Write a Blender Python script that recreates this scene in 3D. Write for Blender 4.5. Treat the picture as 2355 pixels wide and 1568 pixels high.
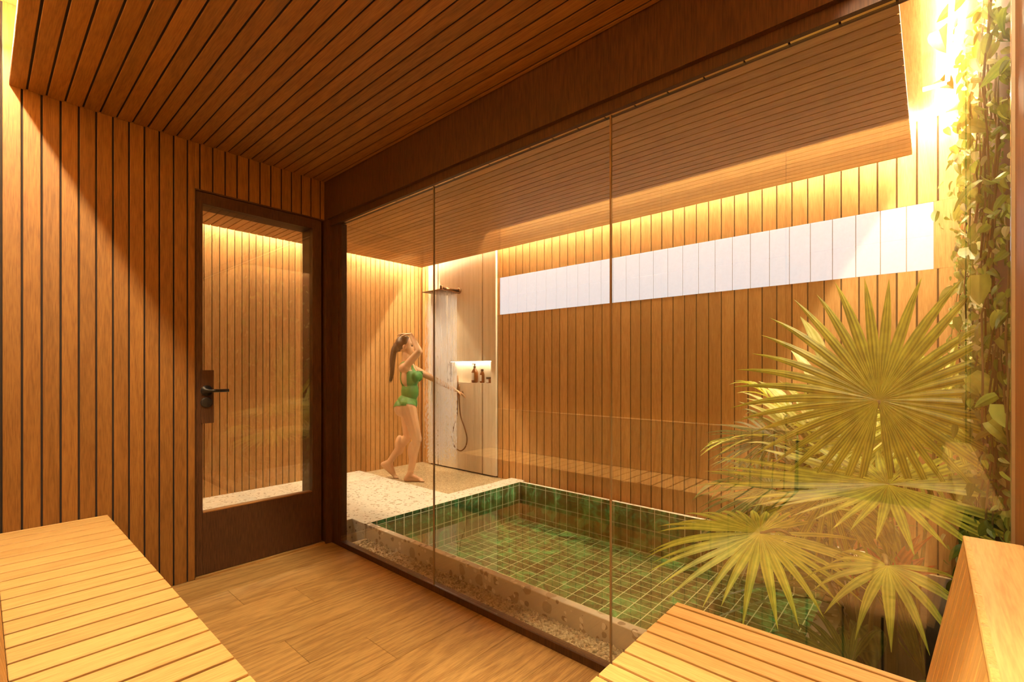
import bpy, bmesh, math, random
from mathutils import Vector, Matrix, Quaternion
random.seed(7)
D = bpy.data
for o in list(D.objects): D.objects.remove(o)
scene = bpy.context.scene
COL = scene.collection
# ------------------------------------------------------------------ camera
cam_d = D.cameras.new('camera'); cam = D.objects.new('camera', cam_d); COL.objects.link(cam)
cam.location = (0, 0, 1.17)
cam.rotation_euler = (math.radians(90), 0, math.radians(90 - 48.43 + 0.0))
cam_d.sensor_width = 36; cam_d.lens = 36 * 1088.33 / 2355; cam_d.shift_y = 66.2 / 2355
cam_d.clip_start = 0.01; cam_d.clip_end = 60
scene.camera = cam
# ------------------------------------------------------------------ world, exposure
w = D.worlds.new('world'); scene.world = w; w.use_nodes = True
w.node_tree.nodes['Background'].inputs[0].default_value = (1.0, 0.72, 0.42, 1)
w.node_tree.nodes['Background'].inputs[1].default_value = 0.02
vs = scene.view_settings
vs.view_transform = 'Standard'; vs.look = 'None'; vs.gamma = 1; vs.use_curve_mapping = False
vs.exposure = 0.0
LED_COL = (1.0, 0.83, 0.54)
L_SAUNA_S, L_SAUNA_E = 600, 400          # strip radiance: south cove, east cove
L_WEST, L_NORTH, L_EAST = 520, 560, 580   # wet room coves
L_BLOCK = 1.0
L_NICHE = 60

# ------------------------------------------------------------------ materials
def nodes(name):
    m = D.materials.new(name); m.use_nodes = True
    nt = m.node_tree; b = nt.nodes['Principled BSDF']
    return m, nt, b, nt.nodes.new, nt.links.new
def simple(name, col, rough=0.5, metal=0.0, spec=0.5):
    m, nt, b, N, L = nodes(name)
    b.inputs['Base Color'].default_value = (*col, 1); b.inputs['Roughness'].default_value = rough
    b.inputs['Metallic'].default_value = metal; b.inputs['Specular IOR Level'].default_value = spec
    return m
def emis(name, col, s):
    m, nt, b, N, L = nodes(name)
    b.inputs['Base Color'].default_value = (*col, 1)
    b.inputs['Emission Color'].default_value = (*col, 1); b.inputs['Emission Strength'].default_value = s
    return m
def wood(name, axis, c1, c2, rough=0.5, grain=1.0, var=0.12, bump=0.25, rings=0.5, spec=0.35):
    m, nt, b, N, L = nodes(name)
    tc = N('ShaderNodeTexCoord'); oi = N('ShaderNodeObjectInfo')
    mul = N('ShaderNodeVectorMath'); mul.operation = 'SCALE'; mul.inputs[0].default_value = (37.1, 91.7, 53.3)
    L(oi.outputs['Random'], mul.inputs['Scale'])
    add = N('ShaderNodeVectorMath'); add.operation = 'ADD'
    L(tc.outputs['Object'], add.inputs[0]); L(mul.outputs[0], add.inputs[1])
    mp = N('ShaderNodeMapping'); L(add.outputs[0], mp.inputs['Vector'])
    s = [1.0, 1.0, 1.0]; s[axis] = 0.06
    mp.inputs['Scale'].default_value = s
    n1 = N('ShaderNodeTexNoise'); n1.inputs['Scale'].default_value = 260 * grain; n1.inputs['Detail'].default_value = 5
    L(mp.outputs[0], n1.inputs['Vector'])
    # cathedral figure: distorted bands
    mp2 = N('ShaderNodeMapping'); L(add.outputs[0], mp2.inputs['Vector'])
    s2 = [1.0, 1.0, 1.0]; s2[axis] = 0.10; mp2.inputs['Scale'].default_value = s2
    n2 = N('ShaderNodeTexNoise'); n2.inputs['Scale'].default_value = 9; n2.inputs['Detail'].default_value = 1.5
    n2.inputs['Distortion'].default_value = 0.4
    L(mp2.outputs[0], n2.inputs['Vector'])
    m1 = N('ShaderNodeMath'); m1.operation = 'MULTIPLY'; m1.inputs[1].default_value = 48
    L(n2.outputs[0], m1.inputs[0])
    sn = N('ShaderNodeMath'); sn.operation = 'SINE'; L(m1.outputs[0], sn.inputs[0])
    m2 = N('ShaderNodeMath'); m2.operation = 'MULTIPLY_ADD'; m2.inputs[1].default_value = 0.13 * rings; m2.inputs[2].default_value = 0.0
    L(sn.outputs[0], m2.inputs[0])
    a2 = N('ShaderNodeMath'); a2.operation = 'ADD'; L(n1.outputs[0], a2.inputs[0]); L(m2.outputs[0], a2.inputs[1])
    cr = N('ShaderNodeValToRGB'); cr.color_ramp.elements[0].position = 0.28; cr.color_ramp.elements[1].position = 0.68
    cr.color_ramp.elements[0].color = (*c1, 1); cr.color_ramp.elements[1].color = (*c2, 1)
    L(a2.outputs[0], cr.inputs[0])
    hv = N('ShaderNodeHueSaturation'); L(cr.outputs[0], hv.inputs['Color'])
    mr = N('ShaderNodeMapRange'); mr.inputs['To Min'].default_value = 1 - var; mr.inputs['To Max'].default_value = 1 + var
    L(oi.outputs['Random'], mr.inputs['Value']); L(mr.outputs[0], hv.inputs['Value'])
    L(hv.outputs[0], b.inputs['Base Color'])
    b.inputs['Roughness'].default_value = rough; b.inputs['Specular IOR Level'].default_value = spec
    bp = N('ShaderNodeBump'); bp.inputs['Strength'].default_value = bump; bp.inputs['Distance'].default_value = 0.0012
    L(a2.outputs[0], bp.inputs['Height']); L(bp.outputs[0], b.inputs['Normal'])
    return m
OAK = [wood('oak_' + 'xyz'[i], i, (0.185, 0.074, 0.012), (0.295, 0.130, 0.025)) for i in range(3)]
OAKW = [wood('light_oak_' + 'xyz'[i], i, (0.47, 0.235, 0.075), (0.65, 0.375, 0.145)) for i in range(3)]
OAKL = [wood('bench_oak_' + 'xyz'[i], i, (0.54, 0.295, 0.080), (0.71, 0.42, 0.135), var=0.08) for i in range(3)]
FLOORW = [wood('floor_oak_' + 'xyz'[i], i, (0.26, 0.135, 0.038), (0.46, 0.27, 0.085), var=0.07, rings=0.9, grain=1.0, rough=0.42) for i in range(3)]
VEN = [wood('brown_veneer_' + 'xyz'[i], i, (0.036, 0.013, 0.004), (0.088, 0.037, 0.012), grain=1.0, var=0.05, rings=0.1, bump=0.15) for i in range(3)]
PALE = wood('pale_panel', 2, (0.70, 0.59, 0.43), (0.79, 0.69, 0.53), grain=0.12, var=0.03, rings=0.25, bump=0.05, rough=0.45)
BACK = simple('black_backing', (0.018, 0.010, 0.006), 0.9)
BLACK = simple('black_metal', (0.012, 0.012, 0.012), 0.35, 0.0)
BRONZE = simple('bronze', (0.16, 0.085, 0.04), 0.32, 0.9)
LED = lambda n, s: emis(n, LED_COL, s)

def terrazzo(name, base, scale=1.0, amount=0.5):
    m, nt, b, N, L = nodes(name)
    tc = N('ShaderNodeTexCoord')
    nz = N('ShaderNodeTexNoise'); nz.inputs['Scale'].default_value = 30 * scale; nz.inputs['Detail'].default_value = 3
    L(tc.outputs['Object'], nz.inputs['Vector'])
    mx = N('ShaderNodeMix'); mx.data_type = 'VECTOR'; mx.inputs[0].default_value = 0.03
    L(tc.outputs['Object'], mx.inputs[4]); L(nz.outputs['Color'], mx.inputs[5])
    col = None
    prev = None
    for k, (sc, th, c) in enumerate(((48, 0.34, (0.30, 0.22, 0.14)), (26, 0.24, (0.42, 0.33, 0.22)), (60, 0.26, (0.85, 0.78, 0.66)))):
        v = N('ShaderNodeTexVoronoi'); v.inputs['Scale'].default_value = sc * scale; v.inputs['Randomness'].default_value = 1
        L(mx.outputs[1], v.inputs['Vector'])
        sep = N('ShaderNodeSeparateColor'); L(v.outputs['Color'], sep.inputs[0])
        lt = N('ShaderNodeMath'); lt.operation = 'LESS_THAN'; lt.inputs[1].default_value = th * amount; L(sep.outputs[0], lt.inputs[0])
        d = N('ShaderNodeMath'); d.operation = 'LESS_THAN'; d.inputs[1].default_value = 0.42; L(v.outputs['Distance'], d.inputs[0])
        mm = N('ShaderNodeMath'); mm.operation = 'MULTIPLY'; L(lt.outputs[0], mm.inputs[0]); L(d.outputs[0], mm.inputs[1])
        mc = N('ShaderNodeMix'); mc.data_type = 'RGBA'; L(mm.outputs[0], mc.inputs[0])
        if prev is None: mc.inputs[6].default_value = (*base, 1)
        else: L(prev.outputs[2], mc.inputs[6])
        mc.inputs[7].default_value = (*c, 1); prev = mc
    n3 = N('ShaderNodeTexNoise'); n3.inputs['Scale'].default_value = 12; n3.inputs['Detail'].default_value = 4; L(tc.outputs['Object'], n3.inputs['Vector'])
    mr = N('ShaderNodeMapRange'); mr.inputs['To Min'].default_value = 0.85; mr.inputs['To Max'].default_value = 1.1; L(n3.outputs[0], mr.inputs[0])
    hv = N('ShaderNodeHueSaturation'); L(prev.outputs[2], hv.inputs['Color']); L(mr.outputs[0], hv.inputs['Value'])
    L(hv.outputs[0], b.inputs['Base Color'])
    b.inputs['Roughness'].default_value = 0.45
    return m
TERR = terrazzo('terrazzo', (0.72, 0.66, 0.54), 1.0, 0.6)
TERRC = terrazzo('coarse_terrazzo', (0.62, 0.53, 0.40), 0.55, 0.7)
def stone_wet():
    m, nt, b, N, L = nodes('pebble_screed')
    tc = N('ShaderNodeTexCoord'); v = N('ShaderNodeTexVoronoi'); v.inputs['Scale'].default_value = 110
    L(tc.outputs['Object'], v.inputs['Vector'])
    cr = N('ShaderNodeValToRGB'); cr.color_ramp.elements[0].color = (0.26, 0.17, 0.08, 1); cr.color_ramp.elements[1].color = (0.66, 0.52, 0.31, 1)
    sep = N('ShaderNodeSeparateColor'); L(v.outputs['Color'], sep.inputs[0]); L(sep.outputs[0], cr.inputs[0])
    L(cr.outputs[0], b.inputs['Base Color']); b.inputs['Roughness'].default_value = 0.35
    bp = N('ShaderNodeBump'); bp.inputs['Strength'].default_value = 0.8; bp.inputs['Distance'].default_value = 0.003; bp.invert = True
    L(v.outputs['Distance'], bp.inputs['Height']); L(bp.outputs[0], b.inputs['Normal'])
    return m
SCREED = stone_wet()
def tile_mat():
    m, nt, b, N, L = nodes('green_marble_tile')
    tc = N('ShaderNodeTexCoord'); oi = N('ShaderNodeObjectInfo')
    ge = N('ShaderNodeNewGeometry')
    n = N('ShaderNodeTexNoise'); n.inputs['Scale'].default_value = 7; n.inputs['Detail'].default_value = 8; n.inputs['Roughness'].default_value = 0.65; n.inputs['Distortion'].default_value = 1.2
    L(ge.outputs['Position'], n.inputs['Vector'])
    cr = N('ShaderNodeValToRGB'); e = cr.color_ramp.elements
    e[0].position = 0.34; e[0].color = (0.030, 0.030, 0.010, 1); e[1].position = 0.74; e[1].color = (0.11, 0.52, 0.23, 1)
    x = e.new(0.5); x.color = (0.036, 0.105, 0.040, 1)
    L(n.outputs[0], cr.inputs[0])
    hv = N('ShaderNodeHueSaturation'); L(cr.outputs[0], hv.inputs['Color'])
    mr = N('ShaderNodeMapRange'); mr.inputs['To Min'].default_value = 0.6; mr.inputs['To Max'].default_value = 1.5
    L(oi.outputs['Random'], mr.inputs['Value']); L(mr.outputs[0], hv.inputs['Value']); L(hv.outputs[0], b.inputs['Base Color'])
    b.inputs['Roughness'].default_value = 0.18
    return m
TILE = tile_mat()
GROUT = simple('grout', (0.78, 0.80, 0.62), 0.8)
def thin_glass(name, f0, tint=(1, 1, 1), rough=0.0, bump=None):
    """thin clear sheet: Schlick reflection over straight transmission, the same from both sides"""
    m = D.materials.new(name); m.use_nodes = True; nt = m.node_tree; nt.nodes.clear(); N = nt.nodes.new; L = nt.links.new
    out = N('ShaderNodeOutputMaterial'); mix = N('ShaderNodeMixShader'); lw = N('ShaderNodeLayerWeight'); lw.inputs[0].default_value = 0.5
    pw = N('ShaderNodeMath'); pw.operation = 'POWER'; pw.inputs[1].default_value = 5; L(lw.outputs['Facing'], pw.inputs[0])
    ma = N('ShaderNodeMath'); ma.operation = 'MULTIPLY_ADD'; ma.inputs[1].default_value = 1 - f0; ma.inputs[2].default_value = f0; L(pw.outputs[0], ma.inputs[0])
    tr = N('ShaderNodeBsdfTransparent'); tr.inputs[0].default_value = (*tint, 1)
    gl = N('ShaderNodeBsdfGlossy'); gl.inputs['Roughness'].default_value = rough
    L(ma.outputs[0], mix.inputs[0]); L(tr.outputs[0], mix.inputs[1]); L(gl.outputs[0], mix.inputs[2]); L(mix.outputs[0], out.inputs[0])
    if bump:
        tc = N('ShaderNodeTexCoord'); nz = N('ShaderNodeTexNoise'); nz.inputs['Scale'].default_value = bump[0]; nz.inputs['Detail'].default_value = 2
        L(tc.outputs['Object'], nz.inputs['Vector'])
        bp = N('ShaderNodeBump'); bp.inputs['Strength'].default_value = bump[1]; bp.inputs['Distance'].default_value = 0.01
        L(nz.outputs[0], bp.inputs['Height']); L(bp.outputs[0], gl.inputs['Normal']); L(bp.outputs[0], lw.inputs['Normal'])
    return m
GLASS = thin_glass('clear_glass', 0.16, (0.99, 0.99, 0.975))
WATER = thin_glass('pool_water', 0.15, (0.86, 0.86, 0.68), 0.0, (9.0, 0.035))

def leaf_mat(name, c1, c2, stripes=True, transl=0.35, var=0.25, rough=0.45):
    m, nt, b, N, L = nodes(name)
    oi = N('ShaderNodeObjectInfo'); uv = N('ShaderNodeTexCoord')
    sep = N('ShaderNodeSeparateXYZ'); L(uv.outputs['UV'], sep.inputs[0])
    wv = N('ShaderNodeMath'); wv.operation = 'MULTIPLY'; wv.inputs[1].default_value = 19; L(sep.outputs[0], wv.inputs[0])
    sn = N('ShaderNodeMath'); sn.operation = 'SINE'; L(wv.outputs[0], sn.inputs[0])
    nz = N('ShaderNodeTexNoise'); nz.inputs['Scale'].default_value = 14; nz.inputs['Detail'].default_value = 3; L(uv.outputs['Object'], nz.inputs['Vector'])
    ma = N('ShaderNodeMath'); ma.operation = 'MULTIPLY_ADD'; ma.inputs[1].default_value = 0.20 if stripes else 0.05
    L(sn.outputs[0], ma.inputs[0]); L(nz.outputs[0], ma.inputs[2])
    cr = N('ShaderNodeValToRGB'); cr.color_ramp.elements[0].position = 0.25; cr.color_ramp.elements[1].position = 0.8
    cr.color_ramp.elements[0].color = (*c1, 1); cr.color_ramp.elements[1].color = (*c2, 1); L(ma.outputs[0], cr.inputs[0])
    hv = N('ShaderNodeHueSaturation'); L(cr.outputs[0], hv.inputs['Color'])
    mr = N('ShaderNodeMapRange'); mr.inputs['To Min'].default_value = 1 - var; mr.inputs['To Max'].default_value = 1 + var
    L(oi.outputs['Random'], mr.inputs['Value']); L(mr.outputs[0], hv.inputs['Value'])
    L(hv.outputs[0], b.inputs['Base Color']); b.inputs['Roughness'].default_value = rough
    tl = N('ShaderNodeBsdfTranslucent'); L(hv.outputs[0], tl.inputs[0])
    mix = N('ShaderNodeMixShader'); mix.inputs[0].default_value = transl
    out = nt.nodes['Material Output']
    L(b.outputs[0], mix.inputs[1]); L(tl.outputs[0], mix.inputs[2]); L(mix.outputs[0], out.inputs[0])
    return m
PALMG = leaf_mat('palm_green', (0.17, 0.21, 0.018), (0.54, 0.55, 0.055), var=0.12)
PALMY = leaf_mat('young_palm_green', (0.32, 0.37, 0.035), (0.70, 0.69, 0.10), var=0.1)
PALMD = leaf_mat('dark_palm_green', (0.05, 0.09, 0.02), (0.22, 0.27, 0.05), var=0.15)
IVY = leaf_mat('ivy_green', (0.12, 0.22, 0.025), (0.42, 0.52, 0.08), stripes=False, var=0.5)
IVYG = leaf_mat('pothos_green', (0.22, 0.27, 0.04), (0.50, 0.52, 0.10), stripes=False, var=0.4)
IVYY = leaf_mat('pale_leaf', (0.45, 0.48, 0.14), (0.78, 0.76, 0.36), var=0.15)
IVYL = leaf_mat('cream_leaf', (0.50, 0.50, 0.20), (0.80, 0.76, 0.42), stripes=False, var=0.15)
REDL = leaf_mat('red_leaf', (0.50, 0.06, 0.02), (0.85, 0.16, 0.06), var=0.1)
STEM = simple('stem_brown_green', (0.16, 0.12, 0.03), 0.6)
SOIL = simple('dark_soil', (0.045, 0.028, 0.014), 0.95)

# ------------------------------------------------------------------ mesh helpers
def link(name, me, mat=None, parent=None, loc=(0, 0, 0)):
    o = D.objects.new(name, me); COL.objects.link(o); o.location = loc
    if mat is not None and me is not None and len(me.materials) == 0: me.materials.append(mat)
    if parent is not None: o.parent = parent
    return o
def tag(o, label=None, cat=None, group=None, kind=None):
    if label: o['label'] = label
    if cat: o['category'] = cat
    if group: o['group'] = group
    if kind: o['kind'] = kind
    return o
def empty(name, loc=(0, 0, 0), rz=0, **k):
    o = D.objects.new(name, None); COL.objects.link(o); o.location = loc; o.rotation_euler = (0, 0, rz); o.empty_display_size = 0.05
    return tag(o, **k)
CACHE = {}
def boxmesh(s, mat, bev=0.0015):
    key = (tuple(round(v, 4) for v in s), mat.name, bev)
    if key in CACHE: return CACHE[key]
    bm = bmesh.new(); bmesh.ops.create_cube(bm, size=1)
    bmesh.ops.scale(bm, vec=s, verts=bm.verts)
    if bev: bmesh.ops.bevel(bm, geom=list(bm.edges), offset=min(bev, min(s) * 0.3), segments=1, affect='EDGES')
    me = D.meshes.new('box'); bm.to_mesh(me); bm.free(); me.materials.append(mat)
    CACHE[key] = me; return me
def box(name, p0, p1, mat, parent=None, bev=0.0015):
    """axis aligned box between two corners, given in world metres (parents sit at the world origin unless noted)"""
    s = [abs(p1[i] - p0[i]) for i in range(3)]; c = [(p1[i] + p0[i]) / 2 for i in range(3)]
    m = mat
    if isinstance(mat, list): m = mat[s.index(max(s))]
    o = link(name, boxmesh(s, m, bev), None, parent, c)
    if parent is not None: o.location = Vector(c) - parent.location
    return o
def struct(name, p0, p1, mat, bev=0.0):
    o = box(name, p0, p1, mat, None, bev); o['kind'] = 'structure'; return o
def sroot(name, loc=(0, 0, 0)):
    return empty(name, loc, kind='structure')
def bm_obj(name, bm, mat, parent=None, loc=(0, 0, 0), smooth=False):
    me = D.meshes.new(name); bm.normal_update(); bm.to_mesh(me); bm.free()
    if smooth:
        for p in me.polygons: p.use_smooth = True
    return link(name, me, mat, parent, loc)
def lathe(name, prof, mat, parent=None, loc=(0, 0, 0), seg=24, axis='Z'):
    bm = bmesh.new(); rings = []
    for r, z in prof:
        ring = []
        for i in range(seg):
            a = 2 * math.pi * i / seg
            p = (r * math.cos(a), r * math.sin(a), z)
            if axis == 'Y': p = (p[0], p[2], p[1])
            if axis == 'X': p = (p[2], p[0], p[1])
            ring.append(bm.verts.new(p))
        rings.append(ring)
    for a, b in zip(rings, rings[1:]):
        for i in range(seg): bm.faces.new((a[i], a[(i + 1) % seg], b[(i + 1) % seg], b[i]))
    bm.faces.new(rings[0]); bm.faces.new(rings[-1])
    bmesh.ops.recalc_face_normals(bm, faces=bm.faces)
    o = bm_obj(name, bm, mat, parent, loc, True)
    return o
def tube_bm(bm, pts, rad, seg=8):
    pts = [Vector(p) for p in pts]; rings = []
    for i, p in enumerate(pts):
        t = (pts[min(i + 1, len(pts) - 1)] - pts[max(i - 1, 0)]).normalized()
        ref = Vector((0, 0, 1)) if abs(t.z) < 0.9 else Vector((1, 0, 0))
        u = t.cross(ref).normalized(); v = t.cross(u)
        r = rad(i / (len(pts) - 1)) if callable(rad) else rad
        rings.append([bm.verts.new(p + (u * math.cos(2 * math.pi * k / seg) + v * math.sin(2 * math.pi * k / seg)) * r) for k in range(seg)])
    for a, b in zip(rings, rings[1:]):
        for k in range(seg): bm.faces.new((a[k], a[(k + 1) % seg], b[(k + 1) % seg], b[k]))
    bm.faces.new(rings[0][::-1]); bm.faces.new(rings[-1])
def tube(name, pts, rad, mat, parent=None, seg=8):
    bm = bmesh.new(); tube_bm(bm, pts, rad, seg); return bm_obj(name, bm, mat, parent, smooth=True)
def bez(p, n=16):
    """Catmull-Rom through points"""
    p = [Vector(q) for q in p]; q = [p[0] * 2 - p[1]] + p + [p[-1] * 2 - p[-2]]; out = []
    for i in range(1, len(q) - 2):
        for k in range(n):
            t = k / n
            out.append(0.5 * ((2 * q[i]) + (-q[i - 1] + q[i + 1]) * t + (2 * q[i - 1] - 5 * q[i] + 4 * q[i + 1] - q[i + 2]) * t * t + (-q[i - 1] + 3 * q[i] - 3 * q[i + 1] + q[i + 2]) * t ** 3))
    out.append(p[-1]); return out
def boards(parent, axis, a0, a1, pitch, gap, lo, hi, mat, name='board', first=None):
    """row of boards: step along `axis` from a0 to a1; lo/hi give the other two extents (as full 3-vectors)"""
    edges = [a0]; x = first if first is not None else a0 + pitch
    while x < a1 - 0.004: edges.append(x); x += pitch
    edges.append(a1)
    for e0, e1 in zip(edges, edges[1:]):
        if e1 - e0 < gap + 0.004: continue
        p0 = list(lo); p1 = list(hi); p0[axis] = e0 + gap / 2; p1[axis] = e1 - gap / 2
        box(name, p0, p1, mat, parent)

XW, YB = -3.071, 1.556            # sauna door wall, beam face
XR, YS = 0.145, -0.09             # sauna east wall, south wall
HC, HR = 2.436, 2.80              # plank ceiling, recess ceiling
WX, WY, WTOP = -4.97, 3.84, 2.71  # wet room west wall, back wall, top
G = 0.0072
# ================================================================== SETTING
# floors
fl = sroot('floor')
box('subfloor', (XW, YS, -0.06), (XR, 1.594, -0.014), BACK, fl, 0)
xs = XW - 0.195; col = 0
while xs < XR:
    x0, x1 = max(xs, XW), min(xs + 0.235, XR)
    ys = [YS, (1.126, 0.35, 0.878)[col % 3], 1.594]
    for y0, y1 in zip(ys, ys[1:]):
        box('floorboard', (x0 + 0.0008, y0 + 0.0008, -0.014), (x1 - 0.0008, y1 - 0.0008, 0.0), FLOORW, fl, 0.001)
    xs += 0.235; col += 1
# door wall (west wall of the sauna), between sauna and wet room
ww = sroot('wall_west')
box('backing', (XW - 0.10, YS, 0), (XW - 0.0065, 0.80, HR), BACK, ww, 0)
box('backing', (XW - 0.10, 0.80, 2.18), (XW - 0.0065, 1.556, HR), BACK, ww, 0)
first = 0.067 - 2 * 0.0635
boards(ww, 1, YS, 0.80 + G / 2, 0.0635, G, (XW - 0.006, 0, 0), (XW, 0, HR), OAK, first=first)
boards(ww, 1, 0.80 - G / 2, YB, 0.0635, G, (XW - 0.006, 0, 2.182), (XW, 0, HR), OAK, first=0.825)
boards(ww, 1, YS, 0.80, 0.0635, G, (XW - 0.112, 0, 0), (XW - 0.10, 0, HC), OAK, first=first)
# sauna south wall and east wall
ws = sroot('wall_south')
box('backing', (XW, YS - 0.10, 0), (XR + 0.1, YS - 0.012, HR), BACK, ws, 0)
boards(ws, 0, XW, XR, 0.80, 0.004, (0, YS - 0.012, 0), (0, YS, HR), OAKL, 'panel')
struct('wall_east', (XR, YS, 0), (XR + 0.10, 1.60, HR + 0.02), wood('east_veneer', 2, (0.26, 0.10, 0.03), (0.42, 0.19, 0.06), var=0, grain=0.6, rings=0.3))
# sauna plank ceiling with coves to the south and east
ce = sroot('ceiling')
XCE = -0.03
box('backing', (XW, 0.090, HC + 0.0062), (XCE - 0.002, YB, HC + 0.03), BACK, ce, 0)
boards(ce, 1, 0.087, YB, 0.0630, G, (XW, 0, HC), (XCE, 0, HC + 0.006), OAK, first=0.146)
struct('ceiling_recess', (XW - 0.1, YS - 0.1, HR), (XR + 0.1, YB, HR + 0.04), OAK[0])
# sauna cove strips
def led(name, p0, p1, s, label):
    o = box(name, p0, p1, LED(name + '_light', s), None, 0)
    return tag(o, label, 'light strip')
led('led_strip', (XW + 0.01, -0.005, 2.598), (XR - 0.09, 0.012, 2.604), L_SAUNA_S, 'warm light strip hidden above the plank ceiling over the left bench')
led('led_strip', (0.050, 0.03, 2.598), (0.067, YB - 0.01, 2.604), L_SAUNA_E, 'warm light strip hidden above the plank ceiling over the right bench')
# beam + header + jamb + sill
tag(struct('trim_1', (XW - 0.10, YB, 2.183), (XR + 0.1, 1.68, HR + 0.04), VEN[2]), 'deep dark brown beam above the glass partition', 'beam')
hd = struct('trim_2', (XW, 1.577, 2.142), (XR, 1.597, 2.183), VEN[2]); tag(hd, 'narrow dark header under the beam', 'trim')
struct('trim_3', (XW, 1.609, 2.142), (XR, 1.625, 2.183), VEN[2])
gb = sroot('trim_4')  # tan dashes in the glazing slot, glints put in as colour
x = -2.90
while x < XR - 0.02:
    x1 = min(x + (0.46 if x < -2.6 else 0.125), XR)
    box('glint_dash', (x, 1.5975, 2.1425), (x1 - 0.006, 1.6085, 2.150), simple('glint_tan', (0.8, 0.55, 0.28), 0.3, 0.6) if not CACHE.get('br') else CACHE['br'], gb, 0)
    x = x1
jm = sroot('trim_5')
box('post', (XW - 0.10, 1.550, 0.0), (-3.045, 1.640, 2.183), VEN[2], jm, 0.001)
box('jamb', (-3.045, 1.594, 0.0), (-2.962, 1.602, 2.142), VEN[2], jm, 0.001)
box('jamb_stop', (-3.045, 1.602, 0.0), (-2.935, 1.640, 2.142), VEN[2], jm, 0.001)
sill = struct('trim_6', (XW, 1.594, -0.11), (XR, 1.634, 0.031), [VEN[0], VEN[1], VEN[2]][2]); 
tag(sill, 'dark brown timber sill under the glass partition', 'sill')
# glass partition
gp = sroot('window_2')
px = [-2.945, -1.975, -0.917, XR - 0.004]
for a, b in zip(px, px[1:]):
    box('pane', (a + 0.003, 1.5995, 0.032), (b - 0.003, 1.6075, 2.149), GLASS, gp, 0)
for x in px[1:3]: box('joint_seal', (x - 0.003, 1.599, 0.032), (x + 0.003, 1.608, 2.149), simple('seal', (0.30, 0.20, 0.09), 0.4), gp, 0)
box('edge_seal', (XR - 0.006, 1.596, 0.032), (XR, 1.611, 2.149), simple('edge_channel', (0.34, 0.24, 0.12), 0.4), gp, 0)

# door
dr = sroot('door_1', (XW, 0.80, 0))
xd0, xd1 = XW - 0.052, XW - 0.006
box('stile', (xd0, 0.806, 0.012), (xd1, 0.840, 2.172), VEN[2], dr)
box('stile', (xd0, 1.473, 0.012), (xd1, 1.534, 2.172), VEN[2], dr)
box('top_rail', (xd0, 0.840, 2.108), (xd1, 1.473, 2.172), VEN[2], dr)
box('lower_panel', (xd0, 0.840, 0.012), (xd1, 1.473, 0.360), VEN[2], dr)
box('glazing_strip', (xd0, 0.842, 0.360), (xd1, 1.471, 0.366), OAK, dr)
box('pane', (XW - 0.034, 0.840, 0.366), (XW - 0.026, 1.473, 2.108), GLASS, dr, 0)
lp = box('lock_plate', (xd1, 0.830, 0.868), (xd1 + 0.012, 0.892, 1.168), VEN[2], dr)
bm = bmesh.new()
h = lathe('handle', [(0.030, 0), (0.030, 0.010), (0.012, 0.011), (0.012, 0.055)], BLACK, dr, (xd1 + 0.012 - XW, 0.854 - 0.80, 1.052), 24, 'X')
lv = tube('lever', [(0.050, -0.004, 0), (0.050, 0.04, 0), (0.050, 0.098, 0)], 0.009, BLACK, h, 12)
lathe('thumb_turn', [(0.029, 0), (0.029, 0.012), (0.024, 0.013)], BLACK, dr, (xd1 + 0.012 - XW, 0.854 - 0.80, 0.986), 24, 'X')
df = sroot('trim_7')
box('door_frame', (XW - 0.10, 0.7995, 2.174), (XW + 0.001, 1.550, 2.183), VEN[1], df)
box('door_frame', (XW - 0.10, 0.7995, 0.0), (XW + 0.001, 0.804, 2.174), VEN[2], df)
box('reveal', (XW - 0.16, 1.474, 0.0), (XW - 0.053, 1.550, 2.174), VEN[2], df)
box('reveal', (XW - 0.16, 0.80, 2.112), (XW - 0.053, 1.474, 2.174), VEN[1], df)
struct('trim_8', (XW - 0.11, 0.80, -0.004), (XW + 0.012, 1.550, 0.010), FLOORW)   # threshold

# ---- wet room shell
wf = struct('floor_1', (WX - 0.05, 0.2, -0.20), (-3.41, 2.935, 0.0), TERR, 0.001)
struct('floor_2', (WX - 0.05, 2.935, -0.20), (-3.41, WY, -0.03), SCREED)
struct('floor_4', (-3.41, 0.2, -0.20), (-3.212, 1.77, 0.0), TERR)
struct('floor_3', (-3.212, 1.60, -0.66), (0.40, WY, -0.62), BACK)
wb = sroot('wall_back')
box('backing', (-3.62, WY + 0.0072, -0.6), (0.40, WY + 0.10, WTOP), BACK, wb, 0)
X0 = -3.622
def bw(z0, z1, a0, a1):
    boards(wb, 0, a0, a1, 0.0966, 0.0095, (0, WY, z0), (0, WY + 0.007, z1), OAKW, first=-3.546)
BZ0, BZ1, BX0, BX1 = 1.781, 2.189, -3.586, 0.0105
bw(-0.10, BZ0, X0, 0.15); bw(BZ1, WTOP, X0, 0.15)
box('board', (X0, WY, BZ0), (BX0, WY + 0.012, BZ1), OAKW, wb); box('board', (BX1, WY, BZ0), (0.15, WY + 0.012, BZ1), OAKW, wb)
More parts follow.
